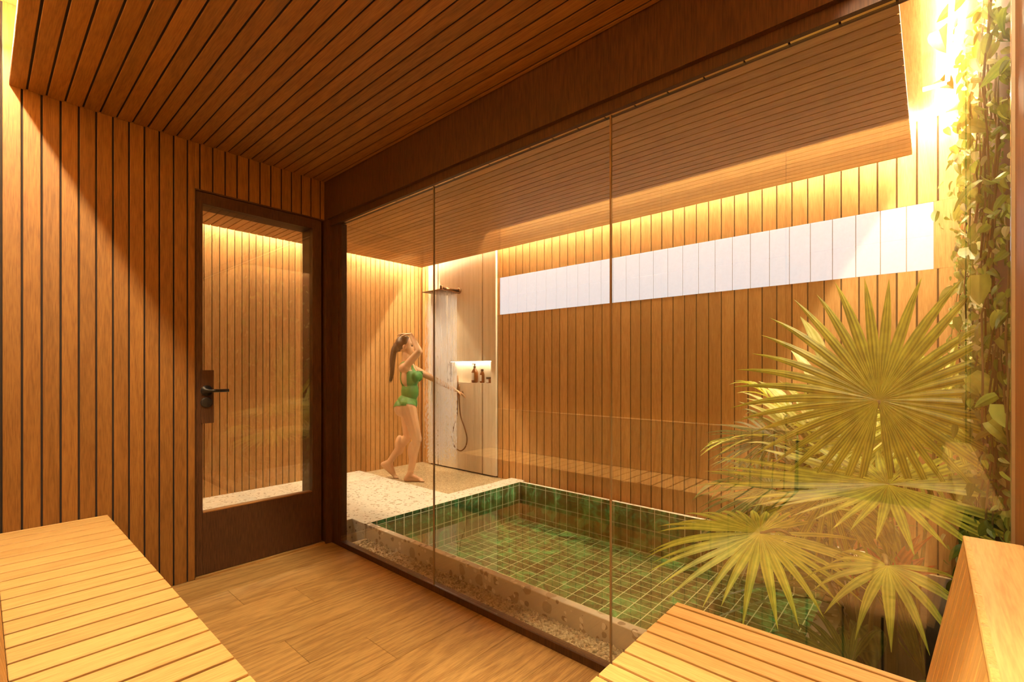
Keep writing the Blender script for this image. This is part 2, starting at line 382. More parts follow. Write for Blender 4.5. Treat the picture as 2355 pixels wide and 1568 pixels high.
# glass block band
gw = sroot('window_1')
BLK = None
def block_mat():
    m, nt, b, N, L = nodes('lit_glass_block')
    tc = N('ShaderNodeTexCoord'); nz = N('ShaderNodeTexNoise'); nz.inputs['Scale'].default_value = 60; L(tc.outputs['Object'], nz.inputs['Vector'])
    mr = N('ShaderNodeMapRange'); mr.inputs['To Min'].default_value = 0.90; mr.inputs['To Max'].default_value = 1.04; L(nz.outputs[0], mr.inputs[0])
    b.inputs['Base Color'].default_value = (0.25, 0.25, 0.25, 1); b.inputs['Emission Color'].default_value = (0.87, 0.90, 0.97, 1)
    ms = N('ShaderNodeMath'); ms.operation = 'MULTIPLY'; ms.inputs[1].default_value = L_BLOCK; L(mr.outputs[0], ms.inputs[0])
    L(ms.outputs[0], b.inputs['Emission Strength']); b.inputs['Roughness'].default_value = 0.3
    return m
BLK = block_mat()
box('joint', (BX0, WY + 0.005, BZ0), (BX1, WY + 0.03, BZ1), simple('block_joint', (0.45, 0.36, 0.26), 0.6), gw, 0)
for k in range(28):
    for r in range(2):
        x0 = BX0 + k * 0.12844; hz_ = (BZ1 - BZ0) / 2
        box('glass_block', (x0 + 0.0025, WY - 0.001, BZ0 + 0.0006 + r * hz_), (x0 + 0.1260, WY + 0.02, BZ0 + hz_ - 0.0006 + r * hz_), BLK, gw, 0.0015)
# left part of the back wall and the west wall
wl = sroot('wall_left')
box('backing', (WX - 0.1, 0.2, -0.1), (WX - 0.0065, WY, WTOP), BACK, wl, 0)
boards(wl, 1, 0.25, 3.84, 0.0635, G * 0.9, (WX - 0.006, 0, -0.04), (WX, 0, WTOP), OAKW, first=0.25 + 0.038)
boards(wb, 0, WX, -4.80, 0.0625, G * 0.9, (0, WY, -0.04), (0, WY + 0.012, WTOP), OAKW)
box('backing', (WX - 0.1, WY + 0.0125, -0.04), (-4.805, WY + 0.10, WTOP), BACK, wb, 0)
struct('wall_front', (WX - 0.1, 0.15, -0.1), (XW - 0.1, 0.25, WTOP), OAK[2])
# wet ceiling
wc = sroot('ceiling_wet')
XE = -0.085
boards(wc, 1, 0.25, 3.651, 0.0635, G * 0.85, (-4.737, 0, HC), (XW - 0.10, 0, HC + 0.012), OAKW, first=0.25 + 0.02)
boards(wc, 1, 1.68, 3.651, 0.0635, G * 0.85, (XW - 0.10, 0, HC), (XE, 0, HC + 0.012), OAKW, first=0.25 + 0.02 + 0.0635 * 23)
box('backing', (-4.735, 0.25, HC + 0.012), (XW - 0.1, 3.649, HC + 0.03), OAK, wc, 0)
box('backing', (XW - 0.10, 1.68, HC + 0.012), (XE - 0.001, 3.649, HC + 0.03), OAK, wc, 0)
struct('ceiling_upper', (WX - 0.1, 0.15, WTOP), (0.4, WY + 0.1, WTOP + 0.04), OAKW[1])
led('led_strip', (-4.93, 0.4, 2.66), (-4.91, 3.78, 2.666), L_WEST, 'warm light strip washing the far left board wall beyond the door')
led('led_strip', (-4.70, 3.795, 2.695), (XE, 3.815, 2.705), L_NORTH, 'warm light strip washing the long back board wall above the glass blocks')
led('led_strip', (XE, 3.795, 2.695), (0.06, 3.815, 2.705), L_NORTH * 0.35, 'short glowing strip in the open corner beside the climbing plants')
led('led_strip', (0.055, 1.75, 2.695), (0.075, 3.78, 2.705), L_EAST, 'bright warm strip running along the top of the planted wall')
# east wall of wet room behind the planting
struct('wall_right', (0.30, 1.60, -0.6), (0.40, WY, WTOP), OAKW[2])

# ---- pool
pool = empty('plunge_pool', (-3.22, 1.997, 0), label='sunken plunge pool lined with glossy green marble tiles behind the glass', cat='pool')
PX0, PX1, PY0, PY1, PZ = -3.22, -0.42, 1.997, 3.753, -0.38
box('curb', (-3.41, 1.950, -0.20), (-3.222, 3.838, 0.0), TERR, pool, 0.003)
box('curb', (-3.210, 1.950, -0.20), (PX1 + 0.1, 1.995, 0.0), TERRC, pool, 0.003)
box('curb', (-3.222, 3.757, -0.60), (PX1 + 0.1, 3.787, 0.0), TERR, pool, 0.002)
box('curb', (PX1 + 0.004, 1.950, -0.60), (PX1 + 0.10, 3.757, 0.0), TERRC, pool, 0.003)
box('shell', (PX0 - 0.0005, PY0, PZ - 0.05), (PX1 + 0.003, PY1 + 0.002, PZ - 0.0012), GROUT, pool, 0)
box('shell', (PX0 - 0.03, PY0, PZ - 0.02), (PX0 - 0.0012, PY1, -0.001), GROUT, pool, 0)
box('shell', (PX0, PY1 + 0.0012, PZ - 0.02), (PX1, PY1 + 0.02, -0.001), GROUT, pool, 0)
tiles = []
sx, sy, g = 0.1275, 0.0845, 0.0034
def add_tile(p0, p1):
    c = Vector([(a + b) / 2 for a, b in zip(p0, p1)]); tiles.append(((c - Vector((0, 0, 1.17))).length, p0, p1))
x = PX0 + 0.083 - sx
zr = [(-0.035, -0.001), (-0.183, -0.035), (-0.331, -0.183), (PZ, -0.331)]
while x < PX1:
    a, b = max(x, PX0), min(x + sx, PX1)
    if b - a > 0.01:
        y = 2.052 - sy
        while y < PY1:
            c, d = max(y, PY0), min(y + sy, PY1)
            if d - c > 0.01: add_tile((a + g, c + g, PZ - 0.006), (b - g, d - g, PZ))
            y += sy
        for z0, z1 in zr: add_tile((a + g, PY1, z0 + g), (b - g, PY1 + 0.005, z1 - g * 0.5))
    x += sx
y = 2.052 - sy
while y < PY1:
    c, d = max(y, PY0), min(y + sy, PY1)
    if d - c > 0.01:
        for z0, z1 in zr: add_tile((PX0 - 0.005, c + g, z0 + g), (PX0, d - g, z1 - g * 0.5))
    y += sy
# the visible, nearest 300 tiles are single parts, the rest one part
tiles.sort(key=lambda t: t[0])
vis = [t for t in tiles if t[2][0] < -0.95]
rest = [t for t in tiles if t[2][0] >= -0.95]
far = vis[300:] + rest
for d_, p0, p1 in vis[:300]: box('tile', p0, p1, TILE, pool, 0.0008)
bm = bmesh.new()
for d_, p0, p1 in far:
    r = bmesh.ops.create_cube(bm, size=1)
    bmesh.ops.scale(bm, vec=[p1[i] - p0[i] for i in range(3)], verts=r['verts'])
    bmesh.ops.translate(bm, vec=Vector([(p1[i] + p0[i]) / 2 for i in range(3)]) - pool.location, verts=r['verts'])
tag(bm_obj('tiling', bm, TILE, pool), kind='stuff')
wt = box('water', (PX0 + 0.001, PY0 + 0.001, -0.112), (PX1 - 0.001, PY1 - 0.001, -0.110), WATER, pool, 0)
# water is a single surface
bm = bmesh.new(); bmesh.ops.create_grid(bm, x_segments=2, y_segments=2, size=0.5)
bmesh.ops.scale(bm, vec=(PX1 - PX0 - 0.004, PY1 - PY0 - 0.004, 1), verts=bm.verts)
me = D.meshes.new('water'); bm.to_mesh(me); bm.free(); me.materials.append(WATER); wt.data = me

# ---- gravel trough between sill and pool
rnd = random.Random(3); _b = bmesh.new(); bmesh.ops.create_icosphere(_b, subdivisions=1, radius=1)
_v = [v.co.copy() for v in _b.verts]; _f = [[v.index for v in f.verts] for f in _b.faces]; _b.free(); gv = []; gf = []
for k in range(5200):
    x = rnd.uniform(-3.18, -0.5); y = rnd.uniform(1.64, 1.948); r = rnd.uniform(0.004, 0.0095)
    M = Quaternion((rnd.random(), rnd.random(), rnd.random(), rnd.random())).normalized().to_matrix() @ Matrix.Diagonal((1.3 * r, r, 0.65 * r))
    c = Vector((x, y, -0.108 + rnd.uniform(-0.004, 0.004))); n0 = len(gv)
    gv += [tuple(M @ v + c) for v in _v]; gf += [[n0 + i for i in f] for f in _f]
gme = D.meshes.new('gravel'); gme.from_pydata(gv, [], gf)
def gravel_mat():
    m, nt, b, N, L = nodes('gravel')
    ge = N('ShaderNodeNewGeometry'); cr = N('ShaderNodeValToRGB'); cr.color_ramp.elements[0].color = (0.24, 0.17, 0.08, 1); cr.color_ramp.elements[1].color = (0.66, 0.54, 0.33, 1)
    L(ge.outputs['Random Per Island'], cr.inputs[0]); L(cr.outputs[0], b.inputs['Base Color']); b.inputs['Roughness'].default_value = 0.5
    return m
tag(link('gravel', gme, gravel_mat()), 'fine beige gravel filling the channel between sill and pool curb', 'gravel', kind='stuff')
tr = struct('floor_5', (-3.21, 1.636, -0.30), (0.30, 1.949, -0.108), SCREED)
struct('floor_6', (-3.222, 3.788, -0.60), (0.30, WY, -0.07), SCREED)

# ---- planter bed at the right of the pool
bed = box('soil_bed', (PX1 + 0.102, 1.951, -0.60), (0.17, 3.755, -0.05), SOIL, None, 0)
tag(bed, 'dark soil bed between pool and planted wall', 'soil', kind='stuff')

# ---- shower wall panel with niche
PYF = 3.81
sp = empty('shower_panel', (-4.2, PYF, 0.0), label='pale full-height shower wall panel with two dark joints and a lit niche', cat='wall panel')
NX0, NX1, NZ0, NZ1 = -4.468, -3.695, 1.020, 1.270
def prism(name, poly, y0, y1, mat, parent):
    bm = bmesh.new(); vs_ = [bm.verts.new((x, y0, z)) for x, z in poly]; f = bm.faces.new(vs_)
    r = bmesh.ops.extrude_face_region(bm, geom=[f]); bmesh.ops.translate(bm, vec=(0, y1 - y0, 0), verts=[v for v in r['geom'] if isinstance(v, bmesh.types.BMVert)])
    bmesh.ops.recalc_face_normals(bm, faces=bm.faces)
    o = bm_obj(name, bm, mat, parent)
    if parent: o.location = -parent.location
    return o
zb = -0.012
prism('panel_board', [(-4.807, zb), (-4.622, zb), (-4.622, WTOP), (-4.807, WTOP)], PYF, PYF + 0.02, PALE, sp)
prism('panel_board', [(-4.605, zb), (-3.838, zb), (-3.838, NZ0), (NX0, NZ0), (NX0, NZ1), (-3.838, NZ1), (-3.838, WTOP), (-4.605, WTOP)], PYF, PYF + 0.02, PALE, sp)
prism('panel_board', [(-3.821, zb), (-3.628, zb), (-3.628, WTOP), (-3.821, WTOP), (-3.821, NZ1), (NX1, NZ1), (NX1, NZ0), (-3.821, NZ0)], PYF, PYF + 0.02, PALE, sp)
box('core', (-4.80, PYF + 0.11, zb + 0.01), (-3.63, 3.96, WTOP), PALE, sp, 0)
box('core', (-4.80, PYF + 0.021, zb + 0.01), (NX0 - 0.001, PYF + 0.11, WTOP), BACK, sp, 0)
box('core', (NX0, PYF + 0.021, zb + 0.01), (NX1, PYF + 0.11, NZ0 - 0.006), BACK, sp, 0)
box('core', (NX0, PYF + 0.021, NZ1 + 0.012), (NX1, PYF + 0.11, WTOP), BACK, sp, 0)
box('core', (NX1 + 0.001, PYF + 0.021, zb + 0.01), (-3.629, PYF + 0.11, WTOP), BACK, sp, 0)
box('side_board', (-3.6275, PYF, zb), (-3.6225, WY - 0.001, WTOP), PALE, sp, 0)
nb = box('niche_base', (NX0, PYF + 0.001, NZ0 - 0.006), (NX1, PYF + 0.109, NZ0), PALE, sp, 0)
nt_ = box('niche_top', (NX0, PYF + 0.001, NZ1), (NX1, PYF + 0.109, NZ1 + 0.011), BRONZE, sp, 0)
box('niche_light', (NX0 + 0.02, PYF + 0.07, NZ1 - 0.004), (NX1 - 0.02, PYF + 0.085, NZ1 - 0.001), LED('niche_led', L_NICHE), sp, 0)

# bottles
AMBER = simple('amber_glass', (0.32, 0.095, 0.018), 0.12); AMBER.node_tree.nodes['Principled BSDF'].inputs['Transmission Weight'].default_value = 0.25
PAPER = simple('label_paper', (0.85, 0.78, 0.68), 0.6)
DARKCAP = simple('dark_brown_cap', (0.05, 0.025, 0.012), 0.35)
yb = PYF + 0.052
def label_wrap(parent, r, z0, z1):
    bm = bmesh.new(); n = 12; row = []
    for i in range(n + 1):
        a = math.radians(-155 + 100 * i / n); row.append((bm.verts.new((r * math.cos(a), r * math.sin(a), z0)), bm.verts.new((r * math.cos(a), r * math.sin(a), z1))))
    for a, b in zip(row, row[1:]): bm.faces.new((a[0], b[0], b[1], a[1]))
    return bm_obj('paper_label', bm, PAPER, parent, smooth=True)
b1 = empty('pump_bottle', (-4.01, yb, NZ0), label='amber pump bottle with white label, tallest in the lit shower niche', cat='bottle')
lathe('body', [(0.030, 0), (0.038, 0.008), (0.040, 0.04), (0.040, 0.115), (0.034, 0.135), (0.018, 0.160), (0.013, 0.168), (0.013, 0.178)], AMBER, b1)
label_wrap(b1, 0.0408, 0.030, 0.115)
lathe('pump', [(0.015, 0.176), (0.016, 0.192), (0.008, 0.194), (0.007, 0.212), (0.013, 0.213), (0.012, 0.222)], DARKCAP, b1)
tube('spout', [(0, 0, 0.218), (-0.012, -0.03, 0.218)], 0.004, DARKCAP, b1)
b2 = empty('capped_bottle', (-3.885, yb, NZ0), label='smaller amber bottle with dark screw cap standing between pump bottle and jar', cat='bottle')
lathe('body', [(0.025, 0), (0.028, 0.006), (0.028, 0.090), (0.023, 0.112), (0.013, 0.132), (0.012, 0.138)], AMBER, b2)
label_wrap(b2, 0.0288, 0.020, 0.090)
lathe('cap', [(0.0165, 0.134), (0.0165, 0.156), (0.015, 0.158)], DARKCAP, b2)
b3 = empty('squat_jar', (-3.775, yb, NZ0), label='squat dark amber jar with lid at the right end of the niche', cat='jar')
lathe('body', [(0.030, 0), (0.034, 0.005), (0.034, 0.045), (0.031, 0.048)], AMBER, b3)
label_wrap(b3, 0.0348, 0.006, 0.042)
lathe('lid', [(0.035, 0.048), (0.035, 0.066), (0.033, 0.068)], DARKCAP, b3)

# rain shower
rs = empty('rain_shower', (-4.223, PYF, 2.111), label='bronze wall-mounted rain shower arm with thin square head', cat='shower')
lathe('wall_flange', [(0.036, 0), (0.036, -0.018), (0.030, -0.022)], BRONZE, rs, (0, 0, 0), 24, 'Y')
tube('arm', [(0, -0.01, 0), (0, -0.14, 0.0), (0, -0.265, 0)], 0.0155, BRONZE, rs, 12)
lathe('elbow', [(0.020, -0.045), (0.020, 0.026), (0.017, 0.028)], BRONZE, rs, (0, -0.272, 0))
head = box('shower_plate', (-4.223 - 0.155, PYF - 0.272 - 0.155, 2.054), (-4.223 + 0.155, PYF - 0.272 + 0.155, 2.064), BRONZE, rs, 0.001)
# falling water
bm = bmesh.new(); rnd = random.Random(5)
for i in range(17):
    for j in range(17):
        if rnd.random() < 0.30: continue
        cx = -4.223 + (i - 8) * 0.0165 + rnd.uniform(-.003, .003); cy = PYF - 0.272 + (j - 8) * 0.0165 + rnd.uniform(-.003, .003)
        z = 2.052; end = rnd.uniform(0.10, 0.30)
        while z > end:
            frac = (2.052 - z) / 2.0
            ln = rnd.uniform(0.10, 0.30) * (1 - frac) ** 1.5 + rnd.uniform(0.008, 0.03)
            gp_ = rnd.uniform(0.004, 0.02) * (0.3 + 1.3 * frac)
            r = rnd.uniform(0.0020, 0.0034) * (1 + 0.35 * frac)
            x_, y_ = cx + rnd.uniform(-.005, .005) * frac * 1.5, cy + rnd.uniform(-.005, .005) * frac * 1.5
            vs_ = []
            for (zz, k) in ((z, 0.3), (z - ln * 0.6, 1.0), (z - ln, 0.4)):
                vs_.append([bm.verts.new((x_ + r * k * math.cos(a), y_ + r * k * math.sin(a), zz)) for a in (0, 2.094, 4.189)])
            for A, B in zip(vs_, vs_[1:]):
                for q in range(3): bm.faces.new((A[q], A[(q + 1) % 3], B[(q + 1) % 3], B[q]))
            z -= ln + gp_
DROP = D.materials.new('falling_water'); DROP.use_nodes = True
_b = DROP.node_tree.nodes['Principled BSDF']; _b.inputs['Base Color'].default_value = (0.92, 0.92, 0.98, 1); _b.inputs['Roughness'].default_value = 0.08
_b.inputs['IOR'].default_value = 1.33
tag(bm_obj('shower_water', bm, DROP), 'sheet of fine white water streams falling from the square shower head', 'water', kind='stuff')

# hand shower
hs = empty('hand_shower', (-4.20, PYF, 0.90), label='slim bronze hand shower on its holder with looped hose', cat='shower')
def hp(x, y, z): return (x + 4.20, y - PYF, z - 0.90)
lathe('holder', [(0.024, 0), (0.024, -0.012), (0.014, -0.013), (0.014, -0.055)], BRONZE, hs, hp(-4.172, PYF, 0.895), 20, 'Y')
tube('handset', [hp(-4.20, 3.765, 1.10), hp(-4.195, 3.762, 0.99), hp(-4.187, 3.757, 0.885)], 0.0095, BRONZE, hs, 12)
tube('outlet', [hp(-4.165, 3.762, 1.00), hp(-4.165, 3.757, 0.885)], 0.010, BRONZE, hs, 12)
hose = bez([hp(-4.187, 3.757, 0.885), hp(-4.20, 3.76, 0.76), hp(-4.215, 3.765, 0.63), hp(-4.29, 3.775, 0.46), hp(-4.315, 3.78, 0.34), hp(-4.27, 3.785, 0.245), hp(-4.17, 3.785, 0.212), hp(-4.085, 3.785, 0.27),
            hp(-4.06, 3.785, 0.37), hp(-4.095, 3.78, 0.49), hp(-4.15, 3.77, 0.62), hp(-4.168, 3.765, 0.76), hp(-4.165, 3.757, 0.885)], 8)
tube('hose', hose, 0.0075, BRONZE, hs, 8)

# ================================================================== BENCHES
def bench(name, label, x0, x1, y0, y1, slat_axis, pitch, first, fascia, backrest):
    """slat_axis = axis along which slats are stepped"""
    r = empty(name, (x0, y0, 0), label=label, cat='bench')
    z1 = 0.45; z0 = 0.442
    lo = (x0, y0, z0); hi = (x1, y1, z1)
    a0, a1 = (x0, x1) if slat_axis == 0 else (y0, y1)
    boards(r, slat_axis, a0, a1, pitch, 0.0115 if slat_axis == 0 else 0.009, lo, hi, OAKL, 'slat', first)
    box('carcass', (x0 + 0.015, y0 + 0.015, 0.001), (x1 - 0.015, y1 - 0.015, z0 - 0.0003), BACK, r, 0)
    for side in fascia:
        if side == 'N': boards(r, 0, x0, x1, 0.0965, 0.006, (0, y1 - 0.014, 0.002), (0, y1 - 0.001, z0 - 0.0005), OAKL, 'fascia_board')
        if side == 'W': boards(r, 1, y0, y1 - 0.016, 0.0965, 0.006, (x0 + 0.001, 0, 0.002), (x0 + 0.014, 0, z0 - 0.002), OAKL, 'fascia_board')
    return r
# left bench on the south wall
BF = 0.046
b_l = bench('slatted_bench', 'light oak slatted bench along the left wall of the sauna', XW, -0.598, BF, 0.426, 0, 0.0965, -2.56 - 0.0965 * 5, 'N', None)
b_r = bench('slatted_bench', 'light oak slatted bench in front of the glass at the right, slats crosswise', -0.591, -0.010, YS + 0.03, 1.443, 1, 0.0635, 1.415 - 0.0635 * 23, 'NW', None)
def backrest(root, axis, a0, a1, base, top, z0, z1, wall, pitch, first):
    # slanted slats: stepped along `axis`, leaning from coordinate base (z0) to top (z1)
    ln = math.hypot(top - base, z1 - z0); ang = math.atan2(abs(top - base), z1 - z0)
    e = [a0]; x = first
    while x < a1 - 0.004: e.append(x); x += pitch
    e.append(a1)
    for p, q in zip(e, e[1:]):
        if q - p < 0.012: continue
        wdt = q - p - 0.006; c = (p + q) / 2; mid = (base + top) / 2; zc = (z0 + z1) / 2
        if axis == 1:
            o = link('backrest_slat', boxmesh((0.016, wdt, ln), OAKL[2]), None, root); pos = Vector((mid + 0.009, c, zc)); o.rotation_euler = (0, math.atan2(top - base, z1 - z0), 0)
        else:
            o = link('backrest_slat', boxmesh((wdt, 0.016, ln), OAKL[2]), None, root); pos = Vector((c, mid - 0.009, zc)); o.rotation_euler = (-math.atan2(top - base, z1 - z0), 0, 0)
        o.location = pos - root.location
    if axis == 1:
        box('backrest_cap', (top - 0.001, a0, z1 - 0.012), (wall, a1, z1), OAKL[1], root)
        box('backrest_core', (top + 0.022, a0 + 0.004, 0.001), (wall, a1 - 0.004, z1 - 0.013), BACK, root, 0)
    else:
        box('backrest_cap', (a0, wall, z1 - 0.012), (a1, top + 0.001, z1), OAKL[0], root)
        box('backrest_core', (a0 + 0.004, wall, 0.001), (a1 - 0.004, top - 0.022, z1 - 0.013), BACK, root, 0)
backrest(b_r, 1, YS + 0.03, 1.441, -0.012, 0.052, 0.452, 0.805, XR - 0.002, 0.0625, 1.392 - 0.0625 * 23)
backrest(b_l, 0, XW, -0.60, BF, BF - 0.064, 0.452, 0.805, YS + 0.001, 0.0625, XW + 0.04)

# ================================================================== PLANTS
def fan_leaf(name, parent, c, normal, updir, R, n=34, spread=330, droop=0.12, mat=PALMG, joined=0.36, fold=0.75, jitter=0.08, stalk=None, seed=1, wide=1.0, Rfun=None):
    """fan palm leaf: pleated blade whose segments split into points; c = hub; stalk = list of points from hub to the ground"""
    rnd = random.Random(seed); nrm = Vector(normal).normalized(); up = Vector(updir); up = (up - nrm * up.dot(nrm)).normalized(); side = up.cross(nrm)
    bm = bmesh.new(); uvl = bm.loops.layers.uv.new('uv')
    dth = math.radians(spread) / n
    for i in range(n):
        th = -math.radians(spread) / 2 + (i + 0.5) * dth
        d = up * math.cos(th) + side * math.sin(th); t = nrm.cross(d)
        rr = R * (1 + rnd.uniform(-jitter, jitter)) * (1.0 - 0.18 * abs(th) / math.pi)
        if Rfun: rr *= Rfun(th)
        lift = rnd.uniform(-0.03, 0.05); dr = droop * rnd.uniform(0.7, 1.4); sway = rnd.uniform(-0.03, 0.03)
        rows = []
        K = 8
        for k in range(K + 1):
            s = k / K
            if s <= joined: hw = s * rr * math.tan(dth / 2) * 1.02
            else:
                u = (s - joined) / (1 - joined); hw = joined * rr * math.tan(dth / 2) * wide * (1 - u) ** 0.75 * (1 + 0.5 * u * (1 - u) * 2)
                if k == K: hw = 0.0004
            hw = max(hw, 0.0005)
            p = d * (s * rr) + nrm * (lift * rr * s) + t * (sway * rr * s * s) + Vector((0, 0, -1)) * (dr * rr * s * s * s * 1.0)
            fo = nrm * (-fold * hw)
            rows.append((bm.verts.new(p - t * hw + fo), bm.verts.new(p), bm.verts.new(p + t * hw + fo)))
        for k in range(K):
            for q in (0, 1):
                f = bm.faces.new((rows[k][q], rows[k][q + 1], rows[k + 1][q + 1], rows[k + 1][q]))
                for l, (uu, vv) in zip(f.loops, ((q / 2, k / K), ((q + 1) / 2, k / K), ((q + 1) / 2, (k + 1) / K), (q / 2, (k + 1) / K))): l[uvl].uv = (uu, vv)
    o = bm_obj(name, bm, mat, parent, Vector(c) - (parent.location if parent else Vector()))
    if stalk:
        pts = [Vector((0, 0, 0))] + [Vector(p) - Vector(c) for p in stalk]
        tube('stalk', bez(pts, 6), lambda t: 0.006 + 0.004 * t, STEM, o, 6)
    return o
TH = math.pi
palm = empty('fan_palm', (-0.05, 2.75, -0.05), label='tall fan palm with big round yellow-green leaves beside the planted wall', cat='palm')
fan_leaf('frond', palm, (-0.166, 2.50, 1.043), (0.02, -1.0, 0.10), (0, 0, 1), 0.60, n=38, spread=352, droop=0.10, stalk=[(-0.13, 2.56, 0.80), (-0.09, 2.65, 0.4), (-0.05, 2.74, -0.04)], seed=2, wide=1.15, Rfun=lambda th: 1.0 - 0.10 * (abs(th) > 2.2))
fan_leaf('frond', palm, (-0.130, 2.40, 0.715), (-0.05, -0.16, 0.98), (-1.0, 0.25, 0.0), 0.74, n=38, spread=345, droop=0.05, Rfun=lambda th: 1 - 0.36 * math.exp(-((th + 1.5) / 0.9) ** 2), stalk=[(-0.10, 2.46, 0.62), (-0.06, 2.6, 0.3), (-0.045, 2.74, -0.04)], seed=4, wide=1.2)
fan_leaf('frond', palm, (0.03, 2.95, 1.00), (0.0, -0.8, 0.6), (0.2, 0, 1), 0.50, n=32, spread=330, droop=0.2, stalk=[(0.0, 2.9, 0.7), (-0.04, 2.78, 0.2), (-0.05, 2.76, -0.04)], seed=5, mat=PALMY)
fan_leaf('frond', palm, (-0.14, 3.05, 0.82), (0.0, -0.5, 0.86), (-0.6, 0, 1), 0.52, n=32, spread=330, droop=0.2, stalk=[(-0.10, 2.95, 0.5), (-0.06, 2.8, 0.1), (-0.05, 2.77, -0.04)], seed=6, mat=PALMY)
palm2 = empty('low_fan_palm', (-0.20, 2.35, -0.05), label='low arching fan palm with bright leaves leaning out over the pool', cat='palm')
fan_leaf('frond', palm2, (-0.555, 2.24, 0.465), (-0.05, -0.20, 0.97), (-0.7, -0.6, 0.0), 0.50, n=32, spread=335, droop=0.20, mat=PALMY, stalk=[(-0.46, 2.27, 0.48), (-0.32, 2.32, 0.30), (-0.21, 2.35, -0.04)], seed=8, wide=1.2)
fan_leaf('frond', palm2, (-0.112, 2.02, 0.515), (0.0, -0.35, 0.93), (-0.1, -0.9, 0.0), 0.245, n=12, spread=270, droop=0.42, mat=PALMY, joined=0.35, stalk=[(-0.13, 2.14, 0.50), (-0.17, 2.26, 0.25), (-0.19, 2.34, -0.04)], seed=9, wide=1.0)
fan_leaf('frond', palm2, (-0.36, 2.60, 0.60), (-0.2, -0.4, 0.9), (-1, 0, 0.2), 0.42, n=30, spread=300, droop=0.3, mat=PALMG, stalk=[(-0.32, 2.52, 0.50), (-0.24, 2.42, 0.25), (-0.205, 2.36, -0.04)], seed=10)
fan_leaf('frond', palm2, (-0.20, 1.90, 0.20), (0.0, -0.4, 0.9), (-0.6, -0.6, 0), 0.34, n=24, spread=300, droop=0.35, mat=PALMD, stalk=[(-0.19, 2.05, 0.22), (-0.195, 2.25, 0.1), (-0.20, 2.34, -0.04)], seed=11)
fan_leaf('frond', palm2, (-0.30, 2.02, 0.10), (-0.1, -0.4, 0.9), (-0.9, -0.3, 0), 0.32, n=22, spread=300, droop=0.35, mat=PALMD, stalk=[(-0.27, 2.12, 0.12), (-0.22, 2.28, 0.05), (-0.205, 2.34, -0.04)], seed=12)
# feathery dark palm behind
def pinnate(parent, pts, n, L0, mat, seed, wdt=0.020):
    rnd = random.Random(seed); P = bez(pts, 10); bm = bmesh.new(); uvl = bm.loops.layers.uv.new('uv')
    tube_bm(bm, P, lambda t: 0.004 * (1 - t) + 0.0012, 5)
    for i in range(n):
        s = 0.22 + 0.78 * i / (n - 1); k = min(int(s * (len(P) - 1)), len(P) - 2); p = P[k]; t = (P[k + 1] - P[k]).normalized()
        side = t.cross(Vector((0, 0, 1))); side = side.normalized() if side.length > 1e-3 else Vector((1, 0, 0))
        for sg in (-1, 1):
            d = (side * sg * 0.8 + t * 0.75 + Vector((0, 0, rnd.uniform(-0.1, 0.45)))).normalized(); ll = L0 * (0.55 + 0.9 * math.sin(math.pi * (0.15 + 0.8 * s))) * rnd.uniform(0.85, 1.1)
            wv = d.cross(Vector((0, 0, 1))).normalized()
            rows = []
            for j in range(5):
                u = j / 4; hw = wdt * (math.sin(math.pi * (0.12 + 0.88 * u)) ** 0.8) * 0.5 + 0.0003
                q = p + d * ll * u + Vector((0, 0, -0.35 * ll * u * u)); rows.append((bm.verts.new(q - wv * hw + Vector((0, 0, hw * .6))), bm.verts.new(q), bm.verts.new(q + wv * hw + Vector((0, 0, hw * .6)))))
            for j in range(4):
                for q in (0, 1):
                    f = bm.faces.new((rows[j][q], rows[j][q + 1], rows[j + 1][q + 1], rows[j + 1][q]))
                    for l, uu in zip(f.loops, (q / 2, (q + 1) / 2, (q + 1) / 2, q / 2)): l[uvl].uv = (uu, j / 4)
    o = bm_obj('frond', bm, mat, parent); o.location = -parent.location; return o
pb = empty('feather_palm', (-0.30, 3.15, -0.05), label='dark feathery palm fronds arching left behind the fan palms', cat='palm')
base = (-0.30, 3.15, -0.05)
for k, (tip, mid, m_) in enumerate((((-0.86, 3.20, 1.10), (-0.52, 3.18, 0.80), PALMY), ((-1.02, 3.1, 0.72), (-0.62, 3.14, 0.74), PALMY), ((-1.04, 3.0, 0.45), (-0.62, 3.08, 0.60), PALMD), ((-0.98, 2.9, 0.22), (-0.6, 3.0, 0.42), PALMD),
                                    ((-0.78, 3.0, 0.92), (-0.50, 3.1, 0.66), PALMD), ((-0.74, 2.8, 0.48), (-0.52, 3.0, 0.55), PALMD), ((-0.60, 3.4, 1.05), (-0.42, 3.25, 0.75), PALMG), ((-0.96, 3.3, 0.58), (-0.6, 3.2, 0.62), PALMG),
                                    ((-0.85, 2.75, 0.10), (-0.55, 2.95, 0.28), PALMD), ((-0.30, 3.0, 1.10), (-0.28, 3.1, 0.7), PALMY))):
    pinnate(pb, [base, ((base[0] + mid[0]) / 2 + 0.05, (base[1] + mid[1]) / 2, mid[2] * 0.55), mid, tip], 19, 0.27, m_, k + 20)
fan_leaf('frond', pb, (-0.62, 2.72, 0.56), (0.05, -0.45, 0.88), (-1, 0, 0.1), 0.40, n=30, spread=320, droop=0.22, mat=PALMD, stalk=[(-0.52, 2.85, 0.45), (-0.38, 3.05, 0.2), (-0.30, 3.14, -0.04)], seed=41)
fan_leaf('frond', pb, (-0.70, 3.10, 0.78), (0.0, -0.40, 0.9), (-1, 0, 0.3), 0.40, n=30, spread=300, droop=0.15, mat=PALMD, stalk=[(-0.56, 3.1, 0.6), (-0.40, 3.14, 0.3), (-0.31, 3.15, -0.04)], seed=42)
